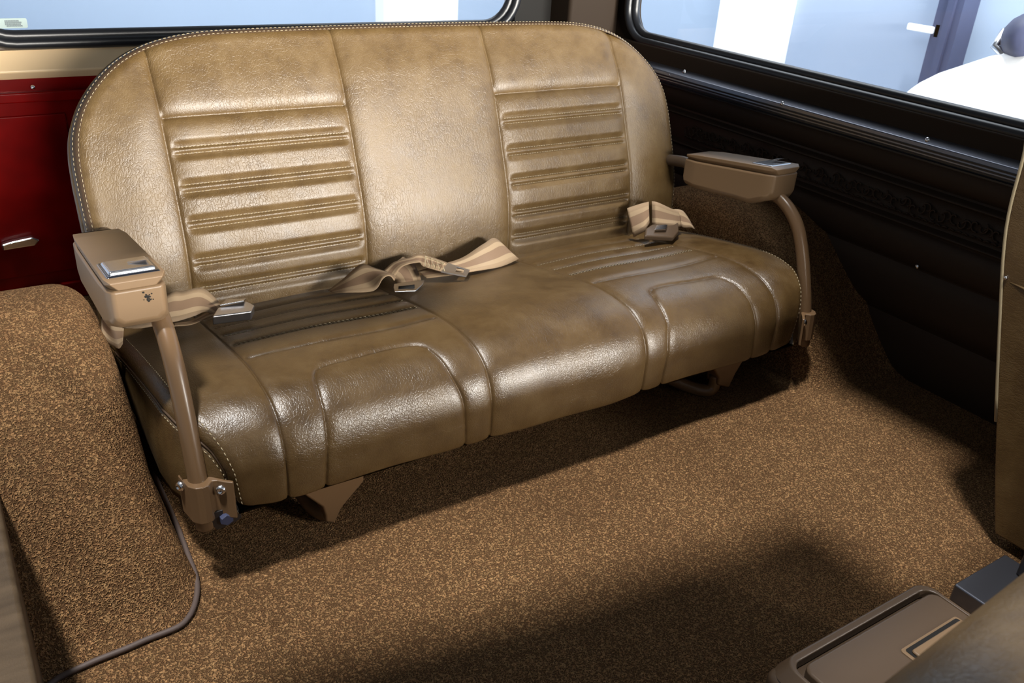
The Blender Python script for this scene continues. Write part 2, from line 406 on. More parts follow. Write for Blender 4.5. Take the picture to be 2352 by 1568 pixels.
# ------------------------------------------------------------------ rear bench
bench = empty('bench_seat', (CX, 1.1, 0), 'three-place rear bench in tan brown leather with ribbed backrest', 'bench seat')
def arc(P):
    P = np.array(P); d = np.hypot(*(P[1:]-P[:-1]).T); return P, np.concatenate([[0], np.cumsum(d)])
BPp, BPs = arc([(1.29,.15),(1.288,.224),(1.297,.299),(1.328,.388),(1.362,.474),(1.395,.543),(1.42,.60),(1.44,.65)])
bs_ = np.array(catmull(BPp, 12)); bs_, bss = arc(bs_)
def back_pt(s):
    y = np.interp(s, bss, bs_[:, 0]); z = np.interp(s, bss, bs_[:, 1])
    y1 = np.interp(s+.01, bss, bs_[:, 0]); z1 = np.interp(s+.01, bss, bs_[:, 1]); y0 = np.interp(s-.01, bss, bs_[:, 0]); z0 = np.interp(s-.01, bss, bs_[:, 1])
    ty, tz = y1-y0, z1-z0; L = np.hypot(ty, tz)+1e-9
    return y, z, -tz/L, ty/L        # point, outward (forward) normal (ny,nz)
TOP = [(0,.470),(.145,.4693),(.30,.4675),(.37,.463),(.425,.452),(.470,.433),(.508,.405),(.538,.370),(.557,.330),(.565,.290),(.567,.25)]
tx = np.array(catmull(TOP, 8)); 
HXM = .567
def top_s(hx): return np.interp(hx, tx[:, 0], tx[:, 1])
OUT = np.array([(HXM, 0.0), (HXM, .10), (HXM, .20)]+[tuple(p) for p in tx[::-1]])
OUT = np.concatenate([OUT, OUT[::-1]*np.array([-1, 1])])
def outdist(x, s):
    best = np.full(x.shape, 9.0)
    for i in range(len(OUT)-1):
        a, b_ = OUT[i], OUT[i+1]; e = b_-a; L = e@e
        if L < 1e-12: continue
        t = np.clip(((x-a[0])*e[0]+(s-a[1])*e[1])/L, 0, 1)
        best = np.minimum(best, np.hypot(x-a[0]-t*e[0], s-a[1]-t*e[1]))
    return best
SA_, SB_ = .4372, .1434
PAIRS = [(.292,.2825),(.2365,.225),(.182,.1705),(.1225,.1115),(.0755,.065)]
def back_off(x, s):      # x measured from the bench centre
    hx = np.abs(x); d = outdist(x, s)
    R = .022; dd = np.minimum(d, R); off = -(R-np.sqrt(np.maximum(R*R-(R-dd)**2, 0)))
    off = off + .010*sstep(d, .0, .09)-.010
    for sx_ in (SA_, SB_):
        q = np.abs(hx-sx_)
        off = off - .0055*np.exp(-q/.0035) - .0045*np.exp(-(q/.018)**2)
    inp = (hx > SB_) & (hx < SA_)
    em = np.minimum(hx-SB_, SA_-hx)
    mm = np.where(inp, sstep(em, .003, .018), 0); ms = np.where(inp, sstep(em, .0, .004), 0)
    q = s-.3365
    off = off + ms*(-.0045*np.exp(-np.abs(q)/.003) - .004*np.exp(-(q/.012)**2))
    for (a, b_) in PAIRS:
        c = (a+b_)/2
        off = off + mm*(-.0068*np.exp(-((s-c)/.0125)**4) + .0038*np.exp(-((s-c)/.0042)**2))
        for t in (a, b_): off = off - mm*.0018*np.exp(-((s-t)/.0013)**2)
    return off
def back_surf(x, s, lift=0):
    y, z, ny, nz = back_pt(s); o = back_off(x, s)+lift
    return np.stack([CX+x, y+ny*o, z+nz*o], -1)
hxs = set(np.round(np.linspace(0, .50, 110), 5)); 
for sx_ in (SA_, SB_):
    for k in (-.012,-.008,-.005,-.003,-.0015,0,.0015,.003,.005,.008,.012,.016,-.016): hxs.add(round(sx_+k, 5))
hxs |= set(np.round(HXM*np.sin(np.linspace(1.08, math.pi/2, 26)), 5))
hxs = sorted(hxs); hx2 = [hxs[0]]
for h in hxs[1:]:
    if h-hx2[-1] > .0009: hx2.append(h)
hx2[-1] = HXM
cols = np.array([-h for h in hx2[::-1]]+hx2[1:])
NS = 330; tt = np.linspace(0, 1, NS); tt = np.where(tt > .93, .93+.07*np.sin((tt-.93)/.07*math.pi/2), tt)
X, T = np.meshgrid(cols, tt); S = T*top_s(np.abs(X)); 
Pn = back_surf(X, S)
nr, nc = X.shape
V = Pn.reshape(-1, 3).tolist(); F = [(i*nc+j, i*nc+j+1, (i+1)*nc+j+1, (i+1)*nc+j) for i in range(nr-1) for j in range(nc-1)]
rim = [i*nc for i in range(nr)] + [(nr-1)*nc+j for j in range(1, nc)] + [i*nc+nc-1 for i in range(nr-2, -1, -1)]
rimxs = [(X.flat[i], S.flat[i]) for i in rim]
prev = rim
for dep, grow in ((.035, .003), (.065, .002), (.085, -.008), (.092, -.03)):
    cur = []
    for (x, s) in rimxs:
        y, z, ny, nz = back_pt(s); L = max(math.hypot(x/HXM, (s-.1)/.36), .3); gx, gs = x/HXM/L*grow, (max(s-.1, 0)/.36)/L*grow
        V.append((CX+x+gx, float(y)-float(ny)*dep + gs*float(nz)*0, float(z)-float(nz)*dep+gs)); cur.append(len(V)-1)
    for i in range(len(rim)-1): F.append((prev[i+1], prev[i], cur[i], cur[i+1]))
    prev = cur
n0 = len(prev)
F.append(tuple(prev))
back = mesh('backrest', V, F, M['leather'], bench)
# binding strip round the edge (lies just behind the front roll)
def rim_pt(x, s, dep, out):
    y, z, ny, nz = back_pt(s); tx_ = 0; 
    return Vector((CX+x, float(y)-float(ny)*dep, float(z)-float(nz)*dep))
ol = [(float(-p[0]), float(p[1])) for p in OUT[:len(OUT)//2]]; ol += [(-a, b_) for a, b_ in ol[::-1]]
fine = []
for i in range(len(ol)-1):
    a, b_ = ol[i], ol[i+1]; L = math.hypot(b_[0]-a[0], b_[1]-a[1]); k = max(1, int(L/.006))
    for j in range(k): fine.append((a[0]+(b_[0]-a[0])*j/k, a[1]+(b_[1]-a[1])*j/k))
fine = [p for p in fine if p[1] > .05]
def outn(i):
    a = fine[max(0, i-2)]; b_ = fine[min(len(fine)-1, i+2)]; dx, ds = b_[0]-a[0], b_[1]-a[1]; L = math.hypot(dx, ds)+1e-9
    return (-ds/L, dx/L)   # left of travel: outwards
def rimP(i, inset, dep):
    x, s = fine[i]; nx, ns = outn(i); x -= nx*inset; s -= ns*inset
    y, z, ny, nz = back_pt(s)
    return Vector((CX+x, float(y)-float(ny)*dep, float(z)-float(nz)*dep))
G = []
for i in range(len(fine)):
    # cross section over the front roll: from front edge to side
    G.append([rimP(i, .0095, .0133), rimP(i, .0065, .0143), rimP(i, .0035, .0178), rimP(i, .0008, .0235), rimP(i, -.0012, .032)])
MB().grid(G).build('binding', M['binding'], back)
def dashes(P, nrm, L=.0042, gap=.0028, r=.0007):
    """thread dashes along a polyline of points with normals"""
    P = [Vector(p) for p in P]; b = MB(); acc = [0]
    for i in range(1, len(P)): acc.append(acc[-1]+(P[i]-P[i-1]).length)
    A = np.array(acc); C = np.array([list(p) for p in P]); Nn = np.array([list(n) for n in nrm])
    s = .001
    while s+L < acc[-1]:
        q = [Vector([np.interp(s+L*k/2, A, C[:, j]) for j in range(3)]) for k in range(3)]
        n = Vector([np.interp(s+L/2, A, Nn[:, j]) for j in range(3)]).normalized()
        b.tube([q[0]-n*r*.6, q[1]+n*r*.5, q[2]-n*r*.6], r, 5)
        s += L+gap
    return b
for ins, dep in ((.0078, .0132), (.0012, .0215)):
    P = [rimP(i, ins, dep) for i in range(len(fine))]; Nn = []
    for i in range(len(fine)):
        nx, ns = outn(i); y, z, ny, nz = back_pt(fine[i][1]); Nn.append(Vector((nx*.7, float(ny), float(nz)+ns*.7)))
    dashes(P, Nn, .0042, .0030, .0005).build('edge_stitching', M['thread'], back)
for sg in (-1, 1):
    for (a, b_) in PAIRS:
        for s in (a, b_):
            xs = np.linspace(SB_+.012, SA_-.012, 80)*sg; ss = np.full(80, s)
            P = back_surf(xs, ss, .0004); y, z, ny, nz = back_pt(ss)
            dashes(P.tolist(), [(0, float(ny[i]), float(nz[i])) for i in range(80)], .0034, .0022, .0006).build('rib_stitching', M['thread'], back)

# ---- seat cushion
SPa = np.array(catmull([(1.42,.155),(1.30,.184),(1.205,.202),(1.158,.211),(1.1,.221),(1.047,.229),(.995,.232),(.942,.226),(.91,.210),(.893,.190),(.884,.165),(.883,.14),(.884,.108),(.889,.0995),(.905,.0975)], 12))
SPa, SPs = arc(SPa); 
T0 = np.hypot(1.42-1.40, .005)   # measured arc lengths start at y=1.40
TL = SPs[-1]
def seat_pt(t):
    t = np.asarray(t)
    f = lambda q, k: np.interp(q, SPs, SPa[:, k])
    y, z = f(t, 0), f(t, 1); ty, tz = f(t+.006, 0)-f(t-.006, 0), f(t+.006, 1)-f(t-.006, 1); L = np.hypot(ty, tz)+1e-9
    return y, z, tz/L*1.0, -ty/L     # outward normal (up on top, forward on the front)
def seat_w(t):
    return np.interp(np.asarray(t)-T0, [0, .16, .28, .36, .42, .455, .49, .525, .56, .62], [.572, .567, .563, .560, .556, .549, .535, .521, .511, .503])
U = [(.390,.66),(.390,.598),(.385,.54),(.3825,.51),(.379,.475),(.374,.455),(.367,.4425),(.354,.436),(.32,.433),(.265,.428),(.228,.430),(.21,.441),(.2012,.47),(.196,.507),(.1885,.54),(.1865,.57),(.184,.602),(.184,.66)]
U = np.array(catmull(U, 5))
def polyd(x, t, P):
    best = np.full(x.shape, 9.0)
    for i in range(len(P)-1):
        a, b_ = P[i], P[i+1]; e = b_-a; L = e@e+1e-12
        k = np.clip(((x-a[0])*e[0]+(t-a[1])*e[1])/L, 0, 1); best = np.minimum(best, np.hypot(x-a[0]-k*e[0], t-a[1]-k*e[1]))
    return best
ROWS = [.300, .249, .197, .15]
def seat_off(x, t):
    hx = np.abs(x); wd = seat_w(t); tm = t-T0
    d = np.maximum(wd-hx, 0); R = .020; dd = np.minimum(d, R)
    off = -(R-np.sqrt(np.maximum(R*R-(R-dd)**2, 0)))*.8
    off = off - .006*(1-sstep(d, 0, .07))
    for sx_ in (SA_+.0035, SB_-.001):
        q = np.abs(hx-sx_); off = off - .0042*np.exp(-q/.0016) - .0022*np.exp(-(q/.010)**2)
    inp = (hx > SB_) & (hx < SA_+.003); em = np.minimum(hx-SB_, SA_+.003-hx); mm = np.where(inp, sstep(em, .001, .010), 0)
    q = tm-.3645-.004*np.sin((hx-.14)/.3*math.pi); off = off + mm*(-.0032*np.exp(-np.abs(q)/.0018) - .0028*np.exp(-(q/.009)**2))
    for r in ROWS:
        q = tm-r; off = off + mm*(-.0022*np.exp(-np.abs(q)/.0015) - .0035*np.exp(-(q/.009)**2))
    ud = polyd(hx, tm, U); off = off - .0038*np.exp(-ud/.0016) - .0015*np.exp(-(ud/.008)**2)
    off = off + .004*np.where(hx < SB_, sstep(SB_-hx, 0, .08), 0)
    # gentle sag and puckers
    off = off + .0015*np.sin(x*23+tm*9)*sstep(d, 0, .05)
    return off
NX, NTt = 400, 300
ib = list(np.arange(0, .46, .0036))
for lo, hi in ((.1365, .1485), (.180, .206), (.366, .394), (.434, .448)): ib = [v for v in ib if not lo < v < hi] + list(np.arange(lo, hi, .0011))
ib = sorted(ib); ib = [v for k, v in enumerate(ib) if k == 0 or v-ib[k-1] > .0006]
inner = np.array([-v for v in ib[::-1]]+ib[1:]); inner[0] = -.46; inner[-1] = .46; edge = 1-np.cos(np.linspace(0, math.pi/2, 34))
tv = np.linspace(0, TL, NTt)
rows = []
for t in tv:
    wd = float(seat_w(t)); e = .46+(wd-.46)*np.sin(np.linspace(0, math.pi/2, 34))[1:]
    rows.append(np.concatenate([-e[::-1], inner, e]))
X = np.array(rows); T = np.repeat(tv[:, None], X.shape[1], 1)
def seat_surf(x, t, lift=0):
    y, z, ny, nz = seat_pt(t); o = seat_off(x, t)+lift
    return np.stack([CX+x, y+ny*o, z+nz*o], -1)
Pn = seat_surf(X, T); nr, nc = X.shape
V = Pn.reshape(-1, 3).tolist(); F = [(i*nc+j, (i+1)*nc+j, (i+1)*nc+j+1, i*nc+j+1) for i in range(nr-1) for j in range(nc-1)]
ZB = .100
# side panels: from the edge down to the base, bulging a little
sideG = {}
for sgn, j in ((-1, 0), (1, nc-1)):
    base = [i*nc+j for i in range(nr)]; prevc = base; K = 12; G = [[Vector(V[i]) for i in base]]
    for k in range(1, K+1):
        cur = []
        u = k/K; gl = []
        for i in base:
            x, y, z = V[i]; tm = tv[(i-j)//nc]-T0
            bx = CX-np.interp(tm, [0, .30, .40, .454, .492, .526, .562, .60], [.162, .161, .158, .162, .172, .186, .203, .222])
            by = y if tm < .40 else max(float(np.interp(tm, [.40, .454, .492, .526, .562, .60, .63], [1.007, .965, .936, .915, .898, .887, .884])), y if tm > .60 else 0)
            bul = .005*math.sin(math.pi*u)*min(1, (z-ZB)/.06)
            hx_ = abs(x-CX); xb = CX+sgn*(hx_+(bx-hx_)*u**.7+bul); yb = y+(by-y)*u; zb = z+(ZB-z)*u
            V.append((xb, yb, zb)); cur.append(len(V)-1); gl.append(Vector((xb, yb, zb)))
        G.append(gl)
        for q in range(nr-1):
            a, b_, c, d = prevc[q], prevc[q+1], cur[q+1], cur[q]
            F.append((a, d, c, b_) if sgn > 0 else (a, b_, c, d))
        prevc = cur
    sideG[sgn] = G
    if sgn < 0: lowL = prevc
    else: lowR = prevc
# underside
for q in range(nr-1): F.append((lowL[q], lowL[q+1], lowR[q+1], lowR[q]))
fr = [(nr-1)*nc+j for j in range(nc)]
F.append(tuple([lowL[-1]]+fr+[lowR[-1]]))
cush = mesh('seat_cushion', V, F, M['leather_shaded'], bench)
# cord + two stitch rows at the side seams
for sgn in (-1, 1):
    i0 = int(nr*.28); E = sideG[sgn][0][i0:]
    MB().tube([p+Vector((sgn*.0006, 0, .0002)) for p in E], .0016, 6).build('side_seam', M['binding'], cush)
    # stitch inside and outside of the seam
    col = 12 if sgn < 0 else nc-13
    P1 = [Vector(V[i*nc+col]) for i in range(i0, nr)]; N1 = []
    for i in range(i0, nr):
        y, z, ny, nz = seat_pt(tv[i]); N1.append(Vector((sgn*.5, float(ny), float(nz))))
    dashes(P1, N1, .0045, .003, .0007).build('side_stitching', M['thread'], cush)
    G = sideG[sgn]; P2 = [G[0][i].lerp(G[1][i], .75) if (G[0][i]-G[1][i]).length > .004 else G[1][i] for i in range(i0, nr-8)]
    dashes(P2, [Vector((sgn, -.3, .3))]*len(P2), .0045, .003, .0007).build('side_stitching', M['thread'], cush)
    for r in ROWS[:3]:
        xs = np.linspace(SB_+.004, SA_-.002, 80)*sgn; ts = np.full(80, r+T0)
        for dt in (-.0028, .0028):
            P = seat_surf(xs, ts+dt, .0010); y, z, ny, nz = seat_pt(ts)
            if dt > 0 or r > .29: dashes(P.tolist(), [(0, float(ny[i]), float(nz[i])) for i in range(80)], .0042, .0028, .0005).build('rib_stitching', M['thread'], cush)
# dark hinge pan under the cushion rear
MB().box((CX-.48, .97, .07), (CX+.48, 1.36, .1005)).build('seat_pan', M['dark_metal'], bench, smooth=False)

# ---- legs: pressed funnel bracket on a bent tube
def bench_leg(x0, x1, xf, lean):
    o = empty_part('leg', bench)
def funnel(xa, xb, xf, y, zt, zf, th=.03):
    b = MB(); A = []
    secs = [(zt+.012, xa, xb, .034), (zt, xa-.001, xb+.001, .036), (zt-.012, xa+.010, xb-.004, .032), (zt-.035, xf-.022+.004, xf+.024, .020), (zt-.052, xf-.015, xf+.015, .014), (zf+.012, xf-.0135, xf+.0135, .0135), (zf, xf-.012, xf+.012, .012)]
    n = 16; V = []; F = []
    for k, (z, a, c, hw) in enumerate(secs):
        for q in range(n):
            t = 2*math.pi*q/n; ct, st = math.cos(t), math.sin(t); p = .38 if k < 3 else (.7 if k < 4 else 1)
            V.append(((a+c)/2+(c-a)/2*math.copysign(abs(ct)**p, ct), y+hw*math.copysign(abs(st)**p, st)+ (0 if k < 3 else 0), z))
    for k in range(len(secs)-1):
        for q in range(n): F.append((k*n+q, (k+1)*n+q, (k+1)*n+(q+1) % n, k*n+(q+1) % n))
    F += [tuple(range(n)), tuple(range((len(secs)-1)*n, len(secs)*n))[::-1]]
    return MB().add(V, F)
def px_plate(pts, y0, y1):
    P = [at(x, y, 1, y0) for x, y in pts]
    return MB().prism([(p.x, p.z) for p in P], y0, y1, 1)
lg = px_plate([(695,1120),(697,1136),(741,1166),(747,1184),(748,1200),(770,1203),(778,1184),(786,1167),(838,1105),(836,1085)], .925, .958).build('leg', M['paint'], bench, smooth=False, bevel=.004, seg=3)
MB().tube(catmull([(.358,.941,.045),(.357,.941,.020),(.352,.945,.0125),(.344,.965,.0125),(.338,.99,.022),(.334,1.03,.045),(.334,1.09,.09)], 6), .0118, 14).build('leg_tube', M['paint'], lg)
lg = px_plate([(1622,815),(1635,838),(1652,870),(1650,886),(1675,891),(1692,856),(1722,806)], .925, .958).build('leg', M['paint'], bench, smooth=False, bevel=.004, seg=3)
MB().tube(catmull([(1.099,.941,.045),(1.098,.941,.022),(1.090,.945,.0125),(1.072,.965,.0125),(1.046,.99,.022),(1.012,1.02,.040),(.97,1.07,.09)], 6), .0118, 14).build('leg_tube', M['paint'], lg)

# ---- armrests, tubes, brackets
def armrest(sgn):
    xi, xo = (CX-.532, CX-.600) if sgn < 0 else (CX+.513, CX+.585); fy = 0 if sgn < 0 else .034
    a, c = min(xi, xo), max(xi, xo)
    def blk(secs, mat, name, parent, bev=.006):
        """secs: (y, z0, z1, inset) cross sections from back to front, box like with chamfers"""
        V = []; F = []; n = 0
        for y, z0, z1, ins in secs:
            x0_, x1_ = a+ins, c-ins; ch = .008
            y += fy*(1.25-y)/.27; V += [(x0_, y, z0+ch), (x0_+ch, y, z0), (x1_-ch, y, z0), (x1_, y, z0+ch), (x1_, y, z1), (x0_, y, z1)]; n += 1
        for k in range(n-1):
            for q in range(6): F.append((k*6+q, k*6+(q+1) % 6, (k+1)*6+(q+1) % 6, (k+1)*6+q))
        F += [tuple(range(6))[::-1], tuple(range((n-1)*6, n*6))]
        o = mesh(name, V, F, mat, parent, bevel=bev, seg=3)
        return o
    # lower shell, deeper in front, stepping up at the nose where the tube enters
    body = blk([(1.247, .304, .347, .010), (1.235, .297, .349, .003), (1.20, .296, .352, .001), (1.08, .307, .366, 0), (1.035, .310, .371, 0), (1.010, .320, .374, .001), (.990, .328, .377, .002), (.981, .336, .377, .007)], M['plastic'], 'armrest', bench, .004)
    lid = blk([(1.248, .345, .350, .014), (1.238, .3465, .358, .005), (1.20, .350, .3645, .002), (1.06, .367, .3815, .001), (.990, .3755, .390, .001), (.981, .3775, .387, .006)], M['plastic'], 'lid', body, .0035)
    # chrome ashtray insert, sits in the lid near the nose
    y0_ = 0
    def zt(y): return .3645+(1.20-y)*(.390-.3645)/(1.20-.985)
    y0, y1 = .993+fy*.95, 1.050+fy*.8
    def plate(i0, y0, y1, h0, h1, name, mat, par, bev):
        V = []
        for hh in (h0, h1):
            k = i0+(.002 if hh == h1 else 0)
            V += [(a+k, y0+(.002 if hh == h1 else 0), zt(y0)+hh), (c-k, y0+(.002 if hh == h1 else 0), zt(y0)+hh), (c-k, y1-(.002 if hh == h1 else 0), zt(y1)+hh), (a+k, y1-(.002 if hh == h1 else 0), zt(y1)+hh)]
        return MB().hexa(V).build(name, mat, par, bevel=bev, smooth=True)
    plate(.003, y0-.005, y1+.012, -.004, .0018, 'ashtray_bezel', M['chrome_dark'], body, .003)
    plate(.008, y0+.004, y1+.002, .001, .0055, 'ashtray_lid', M['chrome'], body, .002)
    xm = a+.74*(c-a)
    MB().add([(xm-.016, 1.026+fy*.85, zt(1.02)+.0055), (xm+.006, 1.036+fy*.85, zt(1.03)+.0055), (xm+.006, 1.016+fy*.85, zt(1.02)+.0095), (xm-.016, 1.026+fy*.85, zt(1.02)+.0062)], [(0, 1, 2), (1, 2, 3), (0, 2, 3)]).build('ashtray_lip', M['chrome'], body, smooth=False)
    # flaked paint where the tube enters the nose
    if sgn < 0:
        b = MB()
        for k in range(26):
            q = at(338+random.gauss(4, 6), 683+random.gauss(3, 5), 1, .978); q.y = .9815-.0009
            b.lathe([(.0001, 0), (.0006+random.random()*.0009, 0.0001), (.0001, .0003)], q, (0, -1, 0), 5)
        b.build('paint_chips', M['matt_black'], body, smooth=False)
    # support tube
    x = CX+sgn*(.5415 if sgn < 0 else .549)
    P = catmull([(x-.0*sgn, 1.045, .335), (x, 1.018, .329), (x, .992, .315), (x, .968, .291), (x, .949, .255), (x, .932, .21), (x, .915, .155), (x, .903, .10), (x, .902, .085)], 6)
    MB().tube(P, .0115, 18).build('armrest_tube', M['paint'], bench)
    # rear pivot tube behind the armrest
    MB().tube(catmull([(CX+sgn*.545, 1.22, .325), (CX+sgn*.545, 1.28, .330), (CX+sgn*.545, 1.36, .30), (CX+sgn*.545, 1.40, .2)], 5), .0115, 14).build('armrest_pivot', M['plastic_dark'], bench)
    # clamp plate with bolts around the tube foot
    xt = CX+sgn*(.5415 if sgn < 0 else .549); b = MB()
    pl = []
    sec = [(-.019, .024), (-.0165, .010), (-.0145, -.004), (-.0075, -.0125), (.0, -.0145), (.0075, -.0125), (.0135, -.006), (.019, -.008), (.026, -.015), (.034, -.021), (.036, -.017), (.026, -.008), (.015, .004), (-.015, .014), (-.0165, .026)]
    for z in (.150, .099):
        tilt = .004 if z < .11 else 0
        for u, v in sec: pl.append((xt-sgn*u, .906+v-tilt, z))
    n = len(sec)
    b.add(pl, [tuple(range(n))[::-1], tuple(range(n, 2*n))]+[(i, (i+1) % n, (i+1) % n+n, i+n) for i in range(n)])
    cl = b.build('bracket', M['paint'], bench, smooth=False, bevel=.0015)
    for u, v, z in ((-.0185, .014, .141), (.0215, -.0115, .138)):
        MB().lathe([(.0068, 0), (.0066, .0015), (.0052, .0038), (.0028, .0052), (.0026, .0036), (.0005, .0036)], (xt-sgn*u, .906+v, z), ((sgn*.9, -.4, .1) if u < 0 else (-sgn*-.5, -.8, .1)), 18).build('bolt', M['chrome'], cl)
    return body
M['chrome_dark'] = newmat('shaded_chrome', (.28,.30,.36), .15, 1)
armrest(-1); armrest(1)
# dark mounting plate with a hex bolt and bent floor latch tubes at the left foot
b = MB(); b.prism([(at(*q, 1, .893).x, at(*q, 1, .893).z) for q in ((478,1182),(545,1160),(556,1188),(540,1200),(500,1217),(486,1206))], .893, .899, 1)
mp = b.build('mounting_plate', M['dark_metal'], bench, smooth=False, bevel=.001)
MB().lathe([(.0085, 0), (.0085, .005), (.007, .0065)], at(519, 1188, 1, .893), (0, -1, 0), 6).build('bolt', M['out_dark'], mp, smooth=False)
MB().tube(catmull([(.180,.99,.10),(.178,.985,.078),(.178,.972,.066),(.184,.955,.062),(.196,.940,.064)], 6), .006, 10).build('latch_tube', M['paint'], bench)
MB().tube(catmull([(.186,1.0,.10),(.184,.995,.085),(.188,.98,.075),(.198,.965,.072)], 6), .004, 8).build('latch_tube', M['paint'], bench)

# ------------------------------------------------------------------ seat belts
def ribbon(edges, mat, name, parent, th=.0012, sub=6):
    """edges: list of (edgeA, edgeB) points"""
    A = catmull([e[0] for e in edges], sub); B = catmull([e[1] for e in edges], sub); n = len(A); K = 7
    V = []; F = []; UV = []
    for i in range(n):
        for k in range(K): V.append(Vector(A[i]).lerp(Vector(B[i]), k/(K-1)))
    L = [0]
    for i in range(1, n): L.append(L[-1]+(Vector(A[i])-Vector(A[i-1])).length)
    for i in range(n-1):
        for k in range(K-1): F.append((i*K+k, i*K+k+1, (i+1)*K+k+1, (i+1)*K+k))
    o = mesh(name, V, F, mat, parent)
    uvl = o.data.uv_layers.new(name='UVMap')
    for poly in o.data.polygons:
        for li in poly.loop_indices:
            vi = o.data.loops[li].vertex_index; uvl.data[li].uv = ((vi % K)/(K-1), L[vi//K]/.046)
    md = o.modifiers.new('s', 'SOLIDIFY'); md.thickness = th
    return o
def E(ax, va, vb, *pp):
    out = []
    for q in pp:
        if len(q) == 4: a, b_, = (q[0], q[1]), (q[2], q[3]); v0, v1 = va, vb
        else: a, b_ = (q[0], q[1]), (q[2], q[3]); v0, v1 = q[4], q[5]
        out.append((at(a[0], a[1], ax, v0), at(b_[0], b_[1], ax, v1)))
    return out
# pixel pairs with the depth (y) of each edge
belt1 = empty('seat_belt', (.22, 1.25, .2), 'tan striped lap belt with silver buckle at the left end of the seat', 'seat belt')
ribbon(E(1, 0, 0, (243,700,232,735,1.215,1.20), (240,715,236,775,1.20,1.18), (250,735,270,800,1.18,1.165), (285,745,282,790,1.175,1.165)), M['belt'], 'strap', belt1)
ribbon(E(1, 0, 0, (262,715,285,752,1.215,1.17), (320,712,325,752,1.21,1.16), (390,672,380,742,1.21,1.165), (420,668,415,735,1.215,1.17), (465,661,448,725,1.225,1.19), (500,690,470,715,1.215,1.195), (508,704,490,722,1.205,1.195)), M['belt'], 'strap', belt1)
ribbon(E(1, 0, 0, (395,742,395,748,1.20,1.18), (440,735,440,744,1.205,1.19), (480,715,485,726,1.205,1.19), (520,706,520,722,1.20,1.19)), M['belt'], 'strap', belt1)
def slab(P4, nrm, th, name, mat, parent, bevel=.002):
    P4 = [Vector(p) for p in P4]; n = Vector(nrm).normalized()*th
    return MB().hexa([p-n for p in P4]+P4).build(name, mat, parent, bevel=bevel, seg=3)
def seatz(y): return float(np.interp(-y, -SPa[:, 0], SPa[:, 1]))
P = [at(487,727,1,1.165), at(578,715,1,1.165), at(585,700,1,1.185), at(565,690,1,1.20), at(500,705,1,1.19)]
b = MB(); n5 = len(P); lowp = [p-Vector((0, -.004, .016)) for p in P]
b.add(lowp+P, [tuple(range(n5))[::-1], tuple(range(n5, 2*n5))]+[(i, (i+1) % n5, (i+1) % n5+n5, i+n5) for i in range(n5)])
bk = b.build('buckle', M['steel'], belt1, smooth=True, bevel=.0025, label='silver metal buckle')
P = [at(505,704,1,1.188), at(560,694,1,1.188), at(565,689,1,1.202), at(520,691,1,1.205)]
slab([p+Vector((0, 0, .003)) for p in P], (0, -.3, 1), .003, 'release_flap', M['chrome'], bk, .001)
# centre left belt: arches over and slides under, ends in a slotted tongue
belt2 = empty('seat_belt', (.56, 1.22, .2), 'tan striped centre belt folded over, its slotted tongue lying flat on the middle seam', 'seat belt')
ribbon(E(1, 0, 0, (765,672,755,668,1.24,1.262), (800,672,790,640,1.215,1.25), (858,668,828,608,1.195,1.245), (880,640,860,616,1.190,1.232), (895,634,895,628,1.195,1.222), (905,645,908,636,1.20,1.222)), M['belt'], 'strap', belt2)
ribbon(E(1, 0, 0, (880,625,925,590,1.25,1.262), (905,640,950,605,1.235,1.25), (915,655,966,640,1.215,1.228), (912,657,964,648,1.20,1.207)), M['belt'], 'strap', belt2)
P = [at(904,661,1,1.175), at(907,672,1,1.163), at(955,670,1,1.163), at(971,655,1,1.175), at(975,645,1,1.188), at(962,646,1,1.188), at(905,654,1,1.185)]
b = MB(); n5 = len(P); up = [p+Vector((0, -.0005, .0022)) for p in P]
b.add(P+up, [tuple(range(n5))[::-1], tuple(range(n5, 2*n5))]+[(i, (i+1) % n5, (i+1) % n5+n5, i+n5) for i in range(n5)])
tn = b.build('tongue', M['steel'], belt2, smooth=True, bevel=.0008, label='slotted steel tongue')
P = [at(914,665,1,1.1705), at(951,661,1,1.1705), at(951,656,1,1.178), at(914,660,1,1.178)]
slab([p+Vector((0, -.002, .0030)) for p in P], (0, 0, 1), .002, 'slot', M['matt_black'], tn, 0)
# centre right belt
belt3 = empty('seat_belt', (.80, 1.22, .2), 'tan striped centre belt with cross-stitched end and square-holed steel tongue', 'seat belt')
ribbon(E(1, 0, 0, (1190,592,1185,600,1.248,1.252), (1188,596,1142,548,1.235,1.255), (1150,612,1110,560,1.205,1.245), (1090,622,1060,592,1.19,1.235), (1030,632,1000,610,1.195,1.225), (980,638,960,622,1.205,1.225)), M['belt'], 'strap', belt3)
ribbon(E(1, 0, 0, (905,636,880,622,1.225,1.24), (925,612,905,603,1.225,1.25), (962,603,940,593,1.215,1.252), (972,612,968,585,1.205,1.25), (1012,624,1030,605,1.180,1.215), (1020,628,1035,609,1.176,1.205)), M['belt'], 'strap', belt3)
